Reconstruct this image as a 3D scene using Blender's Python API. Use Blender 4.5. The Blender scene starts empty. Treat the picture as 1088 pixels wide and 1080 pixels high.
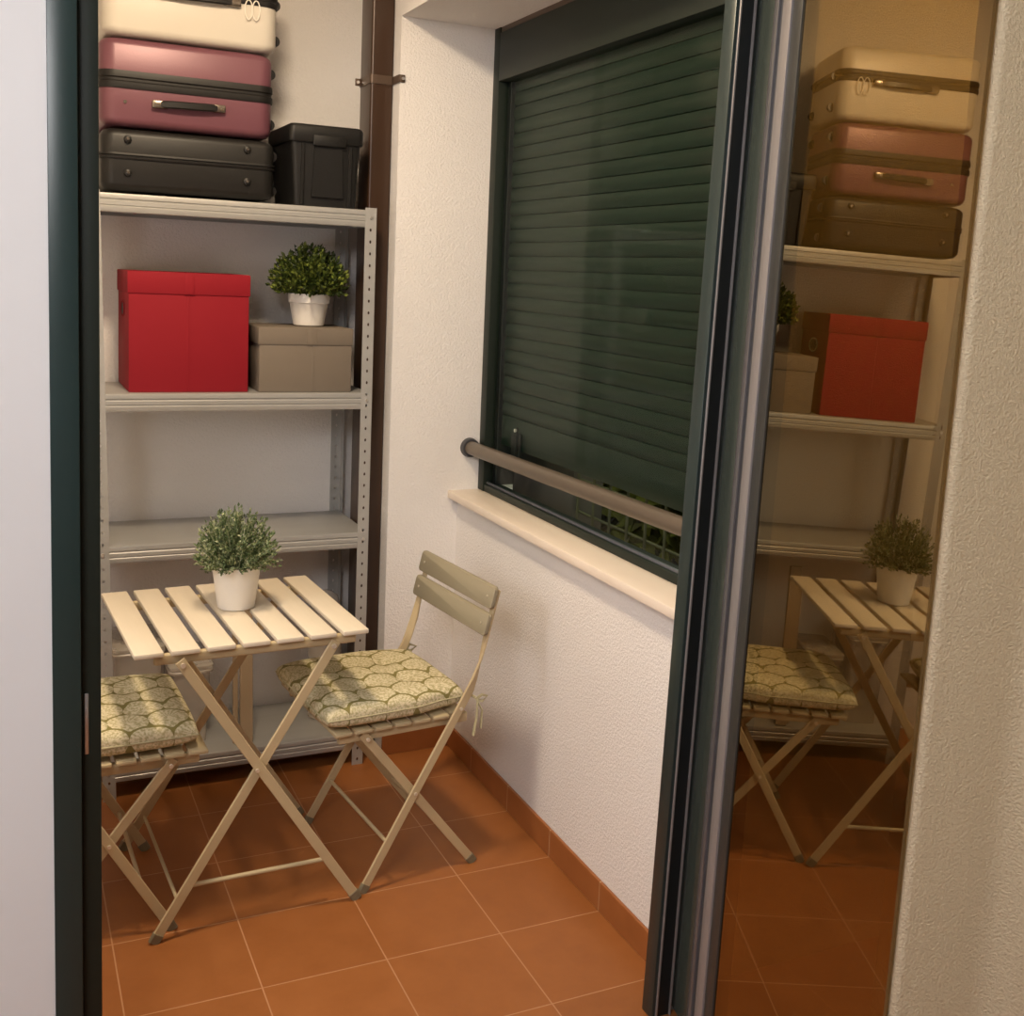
import bpy, bmesh, math, random
from mathutils import Matrix, Vector

SC = bpy.context.scene
COL = SC.collection
random.seed(7)

# ------------------------------------------------------------------ camera
F_PX, CX, CY = 1199.48, 569.81, 444.97
cd = bpy.data.cameras.new('camera')
cd.sensor_width = 36.0
cd.lens = F_PX * 36.0 / 1088.0
cd.shift_x = (544.0 - CX) / 1088.0
cd.shift_y = (CY - 540.0) / 1088.0
cd.clip_start = 0.05
cam = bpy.data.objects.new('camera', cd)
COL.objects.link(cam)
cam.matrix_world = Matrix(((0.90271428, 0.01382937, -0.43001823, -1.4325),
                           (-0.42796964, 0.13141902, -0.89418735, -2.7319),
                           (0.04414653, 0.99123044, 0.12455237, 1.6585),
                           (0, 0, 0, 1)))
SC.camera = cam

# ------------------------------------------------------------------ world, lights, exposure
W = bpy.data.worlds.new('world')
SC.world = W
W.use_nodes = True
W.node_tree.nodes['Background'].inputs[0].default_value = (0.62, 0.72, 0.85, 1)
W.node_tree.nodes['Background'].inputs[1].default_value = 0.10
SC.view_settings.view_transform = 'Standard'
SC.view_settings.look = 'None'
SC.view_settings.gamma = 1.0
SC.view_settings.use_curve_mapping = False
SC.view_settings.exposure = 0.08


def area(name, loc, target, size, power, color, size_y=None):
    l = bpy.data.lights.new(name, 'AREA')
    l.energy = power
    l.color = color
    l.size = size
    if size_y:
        l.shape = 'RECTANGLE'
        l.size_y = size_y
    o = bpy.data.objects.new(name, l)
    COL.objects.link(o)
    o.location = loc
    d = Vector(target) - Vector(loc)
    o.rotation_euler = d.to_track_quat('-Z', 'Y').to_euler()
    return o


area('balcony_ceiling_light', (-1.0, -0.30, 2.80), (-0.95, -0.1, 0.0), 0.22, 34, (1.0, 0.78, 0.53))
area('room_daylight', (-2.20, -2.75, 2.72), (-0.8, -0.6, 0.4), 0.9, 57, (1.0, 0.985, 0.985))
area('side_daylight', (-1.70, -0.42, 1.35), (0.0, -0.35, 0.55), 0.35, 6.0, (0.94, 0.96, 1.0), 0.6)

area('recess_fill', (0.50, -1.0, 2.75), (0.45, -1.0, 0), 0.3, 10, (1.0, 0.80, 0.52))  # added fill lamp brightening the unseen space behind the door glass
area('outside_fill', (0.50, 0.2, 1.9), (0.62, 0.2, 0.9), 0.5, 6, (1.0, 1.0, 0.78))  # added fill so the hedge and wire grid show under the shutter

# ------------------------------------------------------------------ materials
MATS = {}


def nodes_of(name):
    m = bpy.data.materials.new(name)
    m.use_nodes = True
    nt = m.node_tree
    b = nt.nodes['Principled BSDF']
    MATS[name] = m
    return m, nt, b


def N(nt, t, **kw):
    n = nt.nodes.new(t)
    for k, v in kw.items():
        setattr(n, k, v)
    return n


def math_node(nt, op, a, b=None, c=None):
    n = N(nt, 'ShaderNodeMath', operation=op)
    for i, v in enumerate((a, b, c)):
        if v is None:
            continue
        if isinstance(v, (int, float)):
            n.inputs[i].default_value = v
        else:
            nt.links.new(v, n.inputs[i])
    return n.outputs[0]


def mix_col(nt, fac, a, b):
    n = N(nt, 'ShaderNodeMix', data_type='RGBA')
    for i, v in ((0, fac), (6, a), (7, b)):
        if isinstance(v, (int, float)):
            n.inputs[i].default_value = v
        elif isinstance(v, tuple):
            n.inputs[i].default_value = (*v[:3], 1)
        else:
            nt.links.new(v, n.inputs[i])
    return n.outputs[2]


def obj_coord(nt):
    return N(nt, 'ShaderNodeTexCoord').outputs['Object']


def pos_coord(nt):
    return N(nt, 'ShaderNodeNewGeometry').outputs['Position']


def mat(name, col, rough=0.6, metal=0.0, vary=0.12, vscale=8.0, bump=0.0, bscale=60.0, spec=0.5, stretch=(1, 1, 1), coat=0.0):
    m, nt, b = nodes_of(name)
    L = nt.links.new
    mp = N(nt, 'ShaderNodeMapping')
    mp.inputs['Scale'].default_value = stretch
    L(obj_coord(nt), mp.inputs[0])
    nz = N(nt, 'ShaderNodeTexNoise')
    nz.inputs['Scale'].default_value = vscale
    nz.inputs['Detail'].default_value = 4
    L(mp.outputs[0], nz.inputs['Vector'])
    dark = tuple(c * (1 - vary) for c in col)
    lite = tuple(min(1, c * (1 + vary)) for c in col)
    L(mix_col(nt, nz.outputs['Fac'], dark, lite), b.inputs['Base Color'])
    b.inputs['Roughness'].default_value = rough
    b.inputs['Metallic'].default_value = metal
    b.inputs['Specular IOR Level'].default_value = spec
    b.inputs['Coat Weight'].default_value = coat
    if bump:
        n2 = N(nt, 'ShaderNodeTexNoise')
        n2.inputs['Scale'].default_value = bscale
        n2.inputs['Detail'].default_value = 3
        L(mp.outputs[0], n2.inputs['Vector'])
        bp = N(nt, 'ShaderNodeBump')
        bp.inputs['Strength'].default_value = bump
        bp.inputs['Distance'].default_value = 0.004
        L(n2.outputs['Fac'], bp.inputs['Height'])
        L(bp.outputs[0], b.inputs['Normal'])
    return m


# stucco wall paint: fine grainy relief
def stucco(name, col, strength, scale, dist=0.004):
    m, nt, b = nodes_of(name)
    L = nt.links.new
    p = pos_coord(nt)
    nz = N(nt, 'ShaderNodeTexNoise')
    nz.inputs['Scale'].default_value = 2.2
    nz.inputs['Detail'].default_value = 5
    L(p, nz.inputs['Vector'])
    L(mix_col(nt, nz.outputs['Fac'], tuple(c * 0.95 for c in col), tuple(min(1, c * 1.05) for c in col)), b.inputs['Base Color'])
    b.inputs['Roughness'].default_value = 0.9
    b.inputs['Specular IOR Level'].default_value = 0.2
    n2 = N(nt, 'ShaderNodeTexNoise')
    n2.inputs['Scale'].default_value = scale
    n2.inputs['Detail'].default_value = 4
    n2.inputs['Roughness'].default_value = 0.6
    L(p, n2.inputs['Vector'])
    r = N(nt, 'ShaderNodeValToRGB')
    r.color_ramp.elements[0].position = 0.35
    r.color_ramp.elements[1].position = 0.7
    L(n2.outputs['Fac'], r.inputs[0])
    bp = N(nt, 'ShaderNodeBump')
    bp.inputs['Strength'].default_value = strength
    bp.inputs['Distance'].default_value = dist
    L(r.outputs[0], bp.inputs['Height'])
    L(bp.outputs[0], b.inputs['Normal'])
    return m


stucco('stucco_white', (0.82, 0.79, 0.765), 0.55, 130, 0.003)
stucco('stucco_tan', (0.78, 0.66, 0.46), 0.8, 230, 0.004)
stucco('room_white', (0.80, 0.80, 0.81), 0.05, 40, 0.002)


def tile_mat():
    m, nt, b = nodes_of('terracotta_tile')
    L = nt.links.new
    p = pos_coord(nt)
    sx = N(nt, 'ShaderNodeSeparateXYZ')
    L(p, sx.inputs[0])
    S = 0.30

    def edge(o):
        u = math_node(nt, 'DIVIDE', o, S)
        f = math_node(nt, 'SUBTRACT', u, math_node(nt, 'ROUND', u))
        return math_node(nt, 'MULTIPLY', math_node(nt, 'ABSOLUTE', f), S)
    d = math_node(nt, 'MINIMUM', edge(sx.outputs[0]), edge(sx.outputs[1]))
    g = math_node(nt, 'LESS_THAN', d, 0.0017)
    cell = N(nt, 'ShaderNodeCombineXYZ')
    L(math_node(nt, 'FLOOR', math_node(nt, 'DIVIDE', sx.outputs[0], S)), cell.inputs[0])
    L(math_node(nt, 'FLOOR', math_node(nt, 'DIVIDE', sx.outputs[1], S)), cell.inputs[1])
    wn = N(nt, 'ShaderNodeTexWhiteNoise')
    L(cell.outputs[0], wn.inputs['Vector'])
    nz = N(nt, 'ShaderNodeTexNoise')
    nz.inputs['Scale'].default_value = 9
    nz.inputs['Detail'].default_value = 7
    nz.inputs['Roughness'].default_value = 0.65
    L(p, nz.inputs['Vector'])
    v = math_node(nt, 'ADD', math_node(nt, 'MULTIPLY', nz.outputs['Fac'], 0.8), math_node(nt, 'MULTIPLY', wn.outputs['Value'], 0.2))
    base = mix_col(nt, v, (0.225, 0.072, 0.016), (0.380, 0.140, 0.040))
    L(mix_col(nt, g, base, (0.45, 0.225, 0.11)), b.inputs['Base Color'])
    L(math_node(nt, 'ADD', math_node(nt, 'MULTIPLY', nz.outputs['Fac'], 0.2), 0.36), b.inputs['Roughness'])
    b.inputs['Specular IOR Level'].default_value = 0.35
    bp = N(nt, 'ShaderNodeBump')
    bp.inputs['Strength'].default_value = 0.35
    bp.inputs['Distance'].default_value = 0.002
    h = math_node(nt, 'SUBTRACT', math_node(nt, 'MULTIPLY', nz.outputs['Fac'], 0.4), g)
    L(h, bp.inputs['Height'])
    L(bp.outputs[0], b.inputs['Normal'])
    return m


tile_mat()


def skirting_mat():
    m, nt, b = nodes_of('terracotta_skirting')
    L = nt.links.new
    p = pos_coord(nt)
    sx = N(nt, 'ShaderNodeSeparateXYZ')
    L(p, sx.inputs[0])
    u = math_node(nt, 'DIVIDE', sx.outputs[1], 0.30)
    f = math_node(nt, 'ABSOLUTE', math_node(nt, 'SUBTRACT', u, math_node(nt, 'ROUND', u)))
    g = math_node(nt, 'LESS_THAN', f, 0.006)
    g2 = math_node(nt, 'MAXIMUM', g, math_node(nt, 'LESS_THAN', sx.outputs[2], 0.002))
    nz = N(nt, 'ShaderNodeTexNoise')
    nz.inputs['Scale'].default_value = 12
    nz.inputs['Detail'].default_value = 5
    L(p, nz.inputs['Vector'])
    base = mix_col(nt, nz.outputs['Fac'], (0.25, 0.080, 0.020), (0.38, 0.138, 0.041))
    L(mix_col(nt, g2, base, (0.50, 0.30, 0.17)), b.inputs['Base Color'])
    b.inputs['Roughness'].default_value = 0.45
    return m


skirting_mat()


def perforated(name, col, axis_pitch=0.0375):
    # galvanised upright with small punched holes down its middle (true holes: transparent)
    m, nt, b = nodes_of(name)
    L = nt.links.new
    p = pos_coord(nt)
    uv = N(nt, 'ShaderNodeUVMap')
    sx = N(nt, 'ShaderNodeSeparateXYZ')
    L(uv.outputs[0], sx.inputs[0])
    u = math_node(nt, 'DIVIDE', sx.outputs[1], axis_pitch)
    fv = math_node(nt, 'MULTIPLY', math_node(nt, 'SUBTRACT', u, math_node(nt, 'ROUND', u)), axis_pitch / 1.5)
    d = math_node(nt, 'SQRT', math_node(nt, 'ADD', math_node(nt, 'POWER', fv, 2.0), math_node(nt, 'POWER', sx.outputs[0], 2.0)))
    hole = math_node(nt, 'LESS_THAN', d, 0.0034)
    nz = N(nt, 'ShaderNodeTexNoise')
    nz.inputs['Scale'].default_value = 30
    L(p, nz.inputs['Vector'])
    L(mix_col(nt, nz.outputs['Fac'], tuple(c * .88 for c in col), tuple(min(1, c * 1.1) for c in col)), b.inputs['Base Color'])
    b.inputs['Metallic'].default_value = 0.35
    b.inputs['Roughness'].default_value = 0.5
    L(math_node(nt, 'SUBTRACT', 1.0, hole), b.inputs['Alpha'])
    return m


perforated('galvanised_perforated', (0.43, 0.425, 0.41))
mat('galvanised_steel', (0.43, 0.425, 0.41), 0.40, 0.4, 0.06, 6, 0.05, 200, stretch=(0.3, 6, 6))
mat('zinc_bolt', (0.75, 0.73, 0.70), 0.3, 0.8)
mat('aluminium_green', (0.0130, 0.0190, 0.0140), 0.50, 0.0, 0.1, 3, spec=0.3)
mat('aluminium_green_front', (0.016, 0.036, 0.035), 0.33, 0.0, 0.1, 3, spec=0.5)
mat('shutter_green', (0.0065, 0.0180, 0.0115), 0.42, 0.0, 0.0, 5, spec=0.45)
mat('jamb_face', (0.022, 0.038, 0.038), 0.34, 0.1, 0.1, 3)
mat('stile_highlight', (0.14, 0.14, 0.15), 0.25, 0.4, 0.06)  # lighter colour imitates the highlight running down the stile
mat('black_gap', (0.006, 0.008, 0.009), 0.5)
mat('gasket_grey', (0.25, 0.235, 0.235), 0.4, 0.2, 0.06)
mat('gasket_dark', (0.05, 0.05, 0.055), 0.5)
mat('lilac_highlight', (0.13, 0.135, 0.155), 0.38, 0.2)
mat('bead_dark', (0.035, 0.036, 0.034), 0.4)
mat('stile_gloss', (0.045, 0.058, 0.052), 0.22, 0.25, 0.08)
mat('strike_steel', (0.55, 0.55, 0.55), 0.3, 0.9)
mat('pipe_brown', (0.048, 0.024, 0.013), 0.32, 0.1, 0.1, 4, spec=0.5)
mat('clamp_brown', (0.10, 0.065, 0.045), 0.4, 0.3)
mat('handrail_bronze', (0.15, 0.12, 0.09), 0.38, 0.35, 0.1)
mat('sill_stone', (0.80, 0.70, 0.59), 0.45, 0, 0.05, 7, 0.05, 40)
mat('slat_cream', (0.70, 0.61, 0.47), 0.5, 0, 0.05, 6, 0.08, 50, stretch=(10, 1, 10))
mat('slat_olive', (0.30, 0.262, 0.178), 0.55, 0, 0.06, 6, 0.08, 50, stretch=(10, 1, 10))
mat('rail_beige', (0.50, 0.40, 0.235), 0.55, 0, 0.06, 6)
mat('leg_beige', (0.52, 0.405, 0.235), 0.45, 0, 0.05, 9)
mat('foot_plastic', (0.20, 0.165, 0.10), 0.6)
mat('screw', (0.75, 0.68, 0.55), 0.35, 0.5)
mat('pot_white', (0.80, 0.75, 0.68), 0.42, 0, 0.02)
mat('soil', (0.03, 0.022, 0.014), 0.95, 0, 0.4, 60, 0.6, 120)
mat('case_burgundy', (0.160, 0.060, 0.080), 0.38, 0.15, 0.05, 5, 0.05, 300)
mat('case_black', (0.0125, 0.0115, 0.0105), 0.45, 0.0, 0.1, 6, 0.05, 300, spec=0.35)
mat('case_cream', (0.60, 0.555, 0.48), 0.36, 0.0, 0.03, 5)
mat('zip_black', (0.009, 0.008, 0.0075), 0.5, spec=0.35)
mat('handle_black', (0.010, 0.009, 0.009), 0.35, spec=0.4)
mat('handle_end', (0.20, 0.17, 0.14), 0.25, 0.8)
mat('tote_black', (0.010, 0.0095, 0.009), 0.5, 0, 0.1, 6, 0.1, 200, spec=0.3)
mat('box_red', (0.27, 0.011, 0.020), 0.7, 0, 0.05, 5, 0.12, 500, spec=0.2)
mat('box_taupe', (0.190, 0.156, 0.122), 0.7, 0, 0.05, 5, 0.12, 500, spec=0.2)
mat('tie_cloth', (0.42, 0.38, 0.23), 0.85, 0, 0.2, 60)
mat('board_beige', (0.38, 0.29, 0.19), 0.6, 0, 0.08, 4)
mat('concrete', (0.17, 0.15, 0.125), 0.9, 0, 0.15, 6, 0.3, 40)
mat('mesh_green', (0.17, 0.165, 0.09), 0.6)
mat('outside_green', (0.13, 0.14, 0.014), 0.9, 0, 0.6, 14, 0.5, 30)
mat('outside_floor', (0.05, 0.048, 0.03), 0.9)
mat('wire_white', (0.75, 0.70, 0.62), 0.4)


def leaf_mat(name, c0, c1, c2):
    m, nt, b = nodes_of(name)
    L = nt.links.new
    g = N(nt, 'ShaderNodeNewGeometry')
    r = N(nt, 'ShaderNodeValToRGB')
    e = r.color_ramp.elements
    e[0].color = (*c0, 1)
    e[1].color = (*c2, 1)
    k = e.new(0.55)
    k.color = (*c1, 1)
    L(g.outputs['Random Per Island'], r.inputs[0])
    L(r.outputs[0], b.inputs['Base Color'])
    b.inputs['Roughness'].default_value = 0.5
    b.inputs['Specular IOR Level'].default_value = 0.35
    return m


leaf_mat('leaf_dark', (0.018, 0.032, 0.005), (0.050, 0.075, 0.011), (0.20, 0.24, 0.040))
leaf_mat('leaf_pale', (0.07, 0.11, 0.035), (0.17, 0.22, 0.10), (0.48, 0.50, 0.30))


def shell_fabric():
    # overlapping scallop shells, cream on olive
    m, nt, b = nodes_of('shell_print_fabric')
    L = nt.links.new
    oc = obj_coord(nt)
    wz = N(nt, 'ShaderNodeTexNoise')
    wz.inputs['Scale'].default_value = 9
    L(oc, wz.inputs['Vector'])
    vm = N(nt, 'ShaderNodeVectorMath', operation='SUBTRACT')
    L(wz.outputs['Color'], vm.inputs[0])
    vm.inputs[1].default_value = (0.5, 0.5, 0.5)
    vs = N(nt, 'ShaderNodeVectorMath', operation='SCALE')
    L(vm.outputs[0], vs.inputs[0])
    vs.inputs['Scale'].default_value = 0.045
    va = N(nt, 'ShaderNodeVectorMath', operation='ADD')
    L(oc, va.inputs[0])
    L(vs.outputs[0], va.inputs[1])
    sx = N(nt, 'ShaderNodeSeparateXYZ')
    L(va.outputs[0], sx.inputs[0])
    # full round shells in offset rows, the nearer row lying over the next; u along x, v along y (+z so sides carry it too)
    u = math_node(nt, 'DIVIDE', sx.outputs[0], 0.098)
    v = math_node(nt, 'DIVIDE', math_node(nt, 'ADD', sx.outputs[1], math_node(nt, 'MULTIPLY', sx.outputs[2], 1.0)), 0.083)
    j = math_node(nt, 'FLOOR', v)
    f = math_node(nt, 'SUBTRACT', v, j)

    def du(row):
        off = math_node(nt, 'MULTIPLY', math_node(nt, 'MODULO', math_node(nt, 'ABSOLUTE', row), 2.0), 0.5)
        w = math_node(nt, 'ADD', u, off)
        return math_node(nt, 'SUBTRACT', w, math_node(nt, 'ROUND', w))
    asp = 0.855
    R = 0.54
    d0 = du(j)
    f0 = math_node(nt, 'MULTIPLY', f, asp)
    a = math_node(nt, 'SQRT', math_node(nt, 'ADD', math_node(nt, 'POWER', d0, 2.0), math_node(nt, 'POWER', f0, 2.0)))
    d1 = du(math_node(nt, 'ADD', j, 1.0))
    f1 = math_node(nt, 'MULTIPLY', math_node(nt, 'SUBTRACT', f, 1.0), asp)
    c = math_node(nt, 'SQRT', math_node(nt, 'ADD', math_node(nt, 'POWER', d1, 2.0), math_node(nt, 'POWER', f1, 2.0)))
    in0 = math_node(nt, 'LESS_THAN', a, R)
    in1 = math_node(nt, 'LESS_THAN', c, R)
    ln0 = math_node(nt, 'LESS_THAN', math_node(nt, 'ABSOLUTE', math_node(nt, 'SUBTRACT', a, R)), 0.042)
    ln1 = math_node(nt, 'MULTIPLY', math_node(nt, 'SUBTRACT', 1.0, in0), math_node(nt, 'LESS_THAN', math_node(nt, 'ABSOLUTE', math_node(nt, 'SUBTRACT', c, R)), 0.042))
    line = math_node(nt, 'MAXIMUM', ln0, ln1)
    gap = math_node(nt, 'SUBTRACT', 1.0, math_node(nt, 'MAXIMUM', in0, in1))
    # rays inside the shell and a speckled weave
    ang = math_node(nt, 'ARCTAN2', d0, math_node(nt, 'ADD', f0, 0.08))
    ray = math_node(nt, 'MULTIPLY', math_node(nt, 'SINE', math_node(nt, 'MULTIPLY', ang, 22.0)), 0.5)
    sp = N(nt, 'ShaderNodeTexNoise')
    sp.inputs['Scale'].default_value = 170
    sp.inputs['Detail'].default_value = 2
    L(oc, sp.inputs['Vector'])
    cn = N(nt, 'ShaderNodeTexNoise')
    cn.inputs['Scale'].default_value = 7
    L(oc, cn.inputs['Vector'])
    stv = math_node(nt, 'ADD', sp.outputs['Fac'], math_node(nt, 'MULTIPLY', ray, math_node(nt, 'SUBTRACT', cn.outputs['Fac'], 0.42)))
    rmp = N(nt, 'ShaderNodeMapRange')
    rmp.inputs[1].default_value = 0.36
    rmp.inputs[2].default_value = 0.60
    L(stv, rmp.inputs[0])
    inside = mix_col(nt, rmp.outputs[0], (0.42, 0.37, 0.20), (0.68, 0.61, 0.42))
    c1 = mix_col(nt, gap, inside, (0.27, 0.23, 0.085))
    c2 = mix_col(nt, line, c1, (0.225, 0.195, 0.070))
    L(c2, b.inputs['Base Color'])
    b.inputs['Roughness'].default_value = 0.9
    b.inputs['Specular IOR Level'].default_value = 0.15
    bp = N(nt, 'ShaderNodeBump')
    bp.inputs['Strength'].default_value = 0.3
    bp.inputs['Distance'].default_value = 0.003
    L(math_node(nt, 'SUBTRACT', math_node(nt, 'MULTIPLY', sp.outputs['Fac'], .3), line), bp.inputs['Height'])
    L(bp.outputs[0], b.inputs['Normal'])
    return m


shell_fabric()


def glass_mat(name, tint, refl, rough=0.0, gtint=(1, 1, 1)):
    # pane: part mirror, part see-through, more mirror at grazing angles
    m, nt, b = nodes_of(name)
    nt.nodes.remove(b)
    L = nt.links.new
    out = nt.nodes['Material Output']
    tr = N(nt, 'ShaderNodeBsdfTransparent')
    tr.inputs[0].default_value = (*tint, 1)
    gl = N(nt, 'ShaderNodeBsdfGlossy')
    gl.inputs['Color'].default_value = (*gtint, 1)
    gl.inputs['Roughness'].default_value = rough
    lw = N(nt, 'ShaderNodeLayerWeight')
    lw.inputs[0].default_value = 0.5
    mr = N(nt, 'ShaderNodeMapRange')
    mr.inputs[3].default_value = refl[0]
    mr.inputs[4].default_value = refl[1]
    L(lw.outputs['Facing'], mr.inputs[0])
    mx = N(nt, 'ShaderNodeMixShader')
    L(mr.outputs[0], mx.inputs[0])
    L(tr.outputs[0], mx.inputs[1])
    L(gl.outputs[0], mx.inputs[2])
    L(mx.outputs[0], out.inputs['Surface'])
    return m


glass_mat('door_glass', (0.50, 0.41, 0.24), (0.08, 0.58), 0.0, (0.80, 0.66, 0.42))
glass_mat('window_glass', (0.90, 0.93, 0.90), (0.003, 0.020))


def frosted():
    m, nt, b = nodes_of('clear_plastic')
    b.inputs['Base Color'].default_value = (0.62, 0.56, 0.48, 1)
    b.inputs['Roughness'].default_value = 0.25
    b.inputs['Alpha'].default_value = 0.45
    nz = N(nt, 'ShaderNodeTexNoise')
    nz.inputs['Scale'].default_value = 9
    nt.links.new(obj_coord(nt), nz.inputs['Vector'])
    mr = N(nt, 'ShaderNodeMapRange')
    mr.inputs[3].default_value = 0.30
    mr.inputs[4].default_value = 0.60
    nt.links.new(nz.outputs['Fac'], mr.inputs[0])
    nt.links.new(mr.outputs[0], b.inputs['Alpha'])
    return m


frosted()

# ------------------------------------------------------------------ mesh helpers
BASE = {}          # world origin of every empty / thing while it is being built


def B():
    return bmesh.new()


def box(bm, x0, x1, y0, y1, z0, z1, bev=0.0, seg=2):
    r = bmesh.ops.create_cube(bm, size=1.0)
    vs = r['verts']
    for v in vs:
        v.co = Vector((x0 + (v.co.x + .5) * (x1 - x0), y0 + (v.co.y + .5) * (y1 - y0), z0 + (v.co.z + .5) * (z1 - z0)))
    if bev > 0:
        es = list({e for v in vs for e in v.link_edges})
        bmesh.ops.bevel(bm, geom=es, offset=bev, segments=seg, profile=0.5, affect='EDGES')
    return bm


def rrect(x0, x1, y0, y1, r, n=6):
    pts = []
    for (cx, cy, a0) in ((x1 - r, y1 - r, 0), (x0 + r, y1 - r, 90), (x0 + r, y0 + r, 180), (x1 - r, y0 + r, 270)):
        for k in range(n + 1):
            a = math.radians(a0 + 90 * k / n)
            pts.append((cx + r * math.cos(a), cy + r * math.sin(a)))
    return pts


def loft(bm, rings, cap0=True, cap1=True):
    vr = [[bm.verts.new(p) for p in ring] for ring in rings]
    n = len(vr[0])
    for a, b in zip(vr[:-1], vr[1:]):
        for i in range(n):
            bm.faces.new((a[i], a[(i + 1) % n], b[(i + 1) % n], b[i]))
    if cap0:
        bm.faces.new(list(reversed(vr[0])))
    if cap1:
        bm.faces.new(vr[-1])
    return vr


def rprism(bm, x0, x1, y0, y1, z0, z1, r, taper=0.0, n=6, cap0=True, cap1=True):
    lo = [(x, y, z0) for x, y in rrect(x0 + taper, x1 - taper, y0 + taper, y1 - taper, max(r - taper * .3, .002), n)]
    hi = [(x, y, z1) for x, y in rrect(x0, x1, y0, y1, r, n)]
    loft(bm, [lo, hi], cap0, cap1)
    return bm


def tube(bm, pts, r, n=10, cap=True):
    P = [Vector(p) for p in pts]
    rings = []
    up = None
    for i, p in enumerate(P):
        t = (P[min(i + 1, len(P) - 1)] - P[max(i - 1, 0)]).normalized()
        if up is None:
            up = t.orthogonal().normalized()
        up = (up - t * up.dot(t)).normalized()
        s = t.cross(up)
        rr = r[i] if isinstance(r, (list, tuple)) else r
        rings.append([p + up * rr * math.cos(2 * math.pi * k / n) + s * rr * math.sin(2 * math.pi * k / n) for k in range(n)])
    loft(bm, rings, cap, cap)
    return bm


def bar(bm, pts, wdirs, ws, ts, bev=0.15):
    """flat bar through pts; wdirs = direction of the wide side per point; 8-gon section with eased corners"""
    P = [Vector(p) for p in pts]
    rings = []
    for i, p in enumerate(P):
        t = (P[min(i + 1, len(P) - 1)] - P[max(i - 1, 0)]).normalized()
        w = Vector(wdirs[i] if isinstance(wdirs, list) else wdirs)
        w = (w - t * w.dot(t)).normalized()
        d = t.cross(w)
        W_ = (ws[i] if isinstance(ws, list) else ws) / 2
        T_ = (ts[i] if isinstance(ts, list) else ts) / 2
        e = min(W_, T_) * 2 * bev
        rings.append([p + w * a + d * b for a, b in ((W_ - e, T_), (-W_ + e, T_), (-W_, T_ - e), (-W_, -T_ + e), (-W_ + e, -T_), (W_ - e, -T_), (W_, -T_ + e), (W_, T_ - e))])
    loft(bm, rings)
    return bm


def lathe(bm, prof, c, n=40):
    rings = [[(c[0] + r * math.cos(2 * math.pi * k / n), c[1] + r * math.sin(2 * math.pi * k / n), c[2] + z) for k in range(n)] for r, z in prof]
    loft(bm, rings)
    return bm


def cyl(bm, c, axis, r, h, n=16):
    a = Vector(axis).normalized()
    return tube(bm, [Vector(c) - a * h / 2, Vector(c) + a * h / 2], r, n)


def obj(name, bm, m, parent=None, smooth=True, angle=40):
    me = bpy.data.meshes.new(name)
    bmesh.ops.recalc_face_normals(bm, faces=bm.faces[:])
    bm.to_mesh(me)
    bm.free()
    me.materials.append(MATS[m])
    o = bpy.data.objects.new(name, me)
    COL.objects.link(o)
    if parent is not None:
        o.parent = parent
        base = BASE[parent]
        BASE[o] = base
        me.transform(Matrix.Translation(-base))
    else:
        BASE[o] = Vector((0, 0, 0))
    if smooth:
        for p in me.polygons:
            p.use_smooth = True
        try:
            me.set_sharp_from_angle(angle=math.radians(angle))
        except Exception:
            pass
    return o


def tag(o, label, cat, group=None):
    o['label'] = label
    o['category'] = cat
    if group:
        o['group'] = group
    return o


def empty(name, loc):
    o = bpy.data.objects.new(name, None)
    COL.objects.link(o)
    o.location = loc
    o.empty_display_size = 0.1
    BASE[o] = Vector(loc)
    return o


def thing(name, loc, label, cat, group=None):
    return tag(empty(name, loc), label, cat, group)


def struct(name, bm, m, parent=None, **k):
    o = obj(name, bm, m, parent, **k)
    o['kind'] = 'structure'
    return o


def copy_tree(o, parent=None):
    c = o.copy()
    COL.objects.link(c)
    if parent is not None:
        c.parent = parent
    for ch in list(o.children):
        copy_tree(ch, c)
    return c


# ------------------------------------------------------------------ the room shell
X_PIER = -0.257      # left edge of the wall strip beside the downpipe
Y_PIER = 0.83
Y_BACK = 1.15
Z_CEIL = 2.86
Y_DOOR = -0.735
X_WIN = 0.066

bm = B()
box(bm, -2.6, 1.0, -4.6, 1.25, -0.06, 0.0)
struct('floor', bm, 'terracotta_tile', smooth=False)

bm = B()
box(bm, -1.80, X_PIER, Y_BACK, Y_BACK + 0.12, 0, Z_CEIL)
box(bm, X_PIER, 0.20, Y_PIER, Y_BACK + 0.12, 0, Z_CEIL)
struct('wall_back', bm, 'stucco_white', smooth=False)

bm = B()
box(bm, -0.008, 0.20, -0.624, Y_PIER, 0, 0.893)
struct('wall_right', bm, 'stucco_white', smooth=False)

bm = B()
box(bm, -1.87, -1.75, Y_DOOR, Y_BACK + 0.12, 0, Z_CEIL)
struct('wall_left', bm, 'stucco_white', smooth=False)

bm = B()
box(bm, -1.87, -1.356, Y_DOOR, Y_DOOR + 0.10, 0, Z_CEIL)
box(bm, -2.7, -1.87, Y_DOOR, Y_DOOR + 0.10, 0, Z_CEIL)
box(bm, -1.356, 0.20, Y_DOOR, Y_DOOR + 0.10, 2.62, Z_CEIL)
struct('wall_front', bm, 'room_white', smooth=False)

bm = B()
box(bm, -2.7, 1.0, -4.6, Y_BACK + 0.12, Z_CEIL, Z_CEIL + 0.1)
struct('ceiling', bm, 'stucco_white', smooth=False)

bm = B()
box(bm, X_PIER, 0.20, Y_DOOR + 0.10, Y_PIER, 2.463, Z_CEIL)
struct('trim_1', bm, 'stucco_white', smooth=False)

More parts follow.
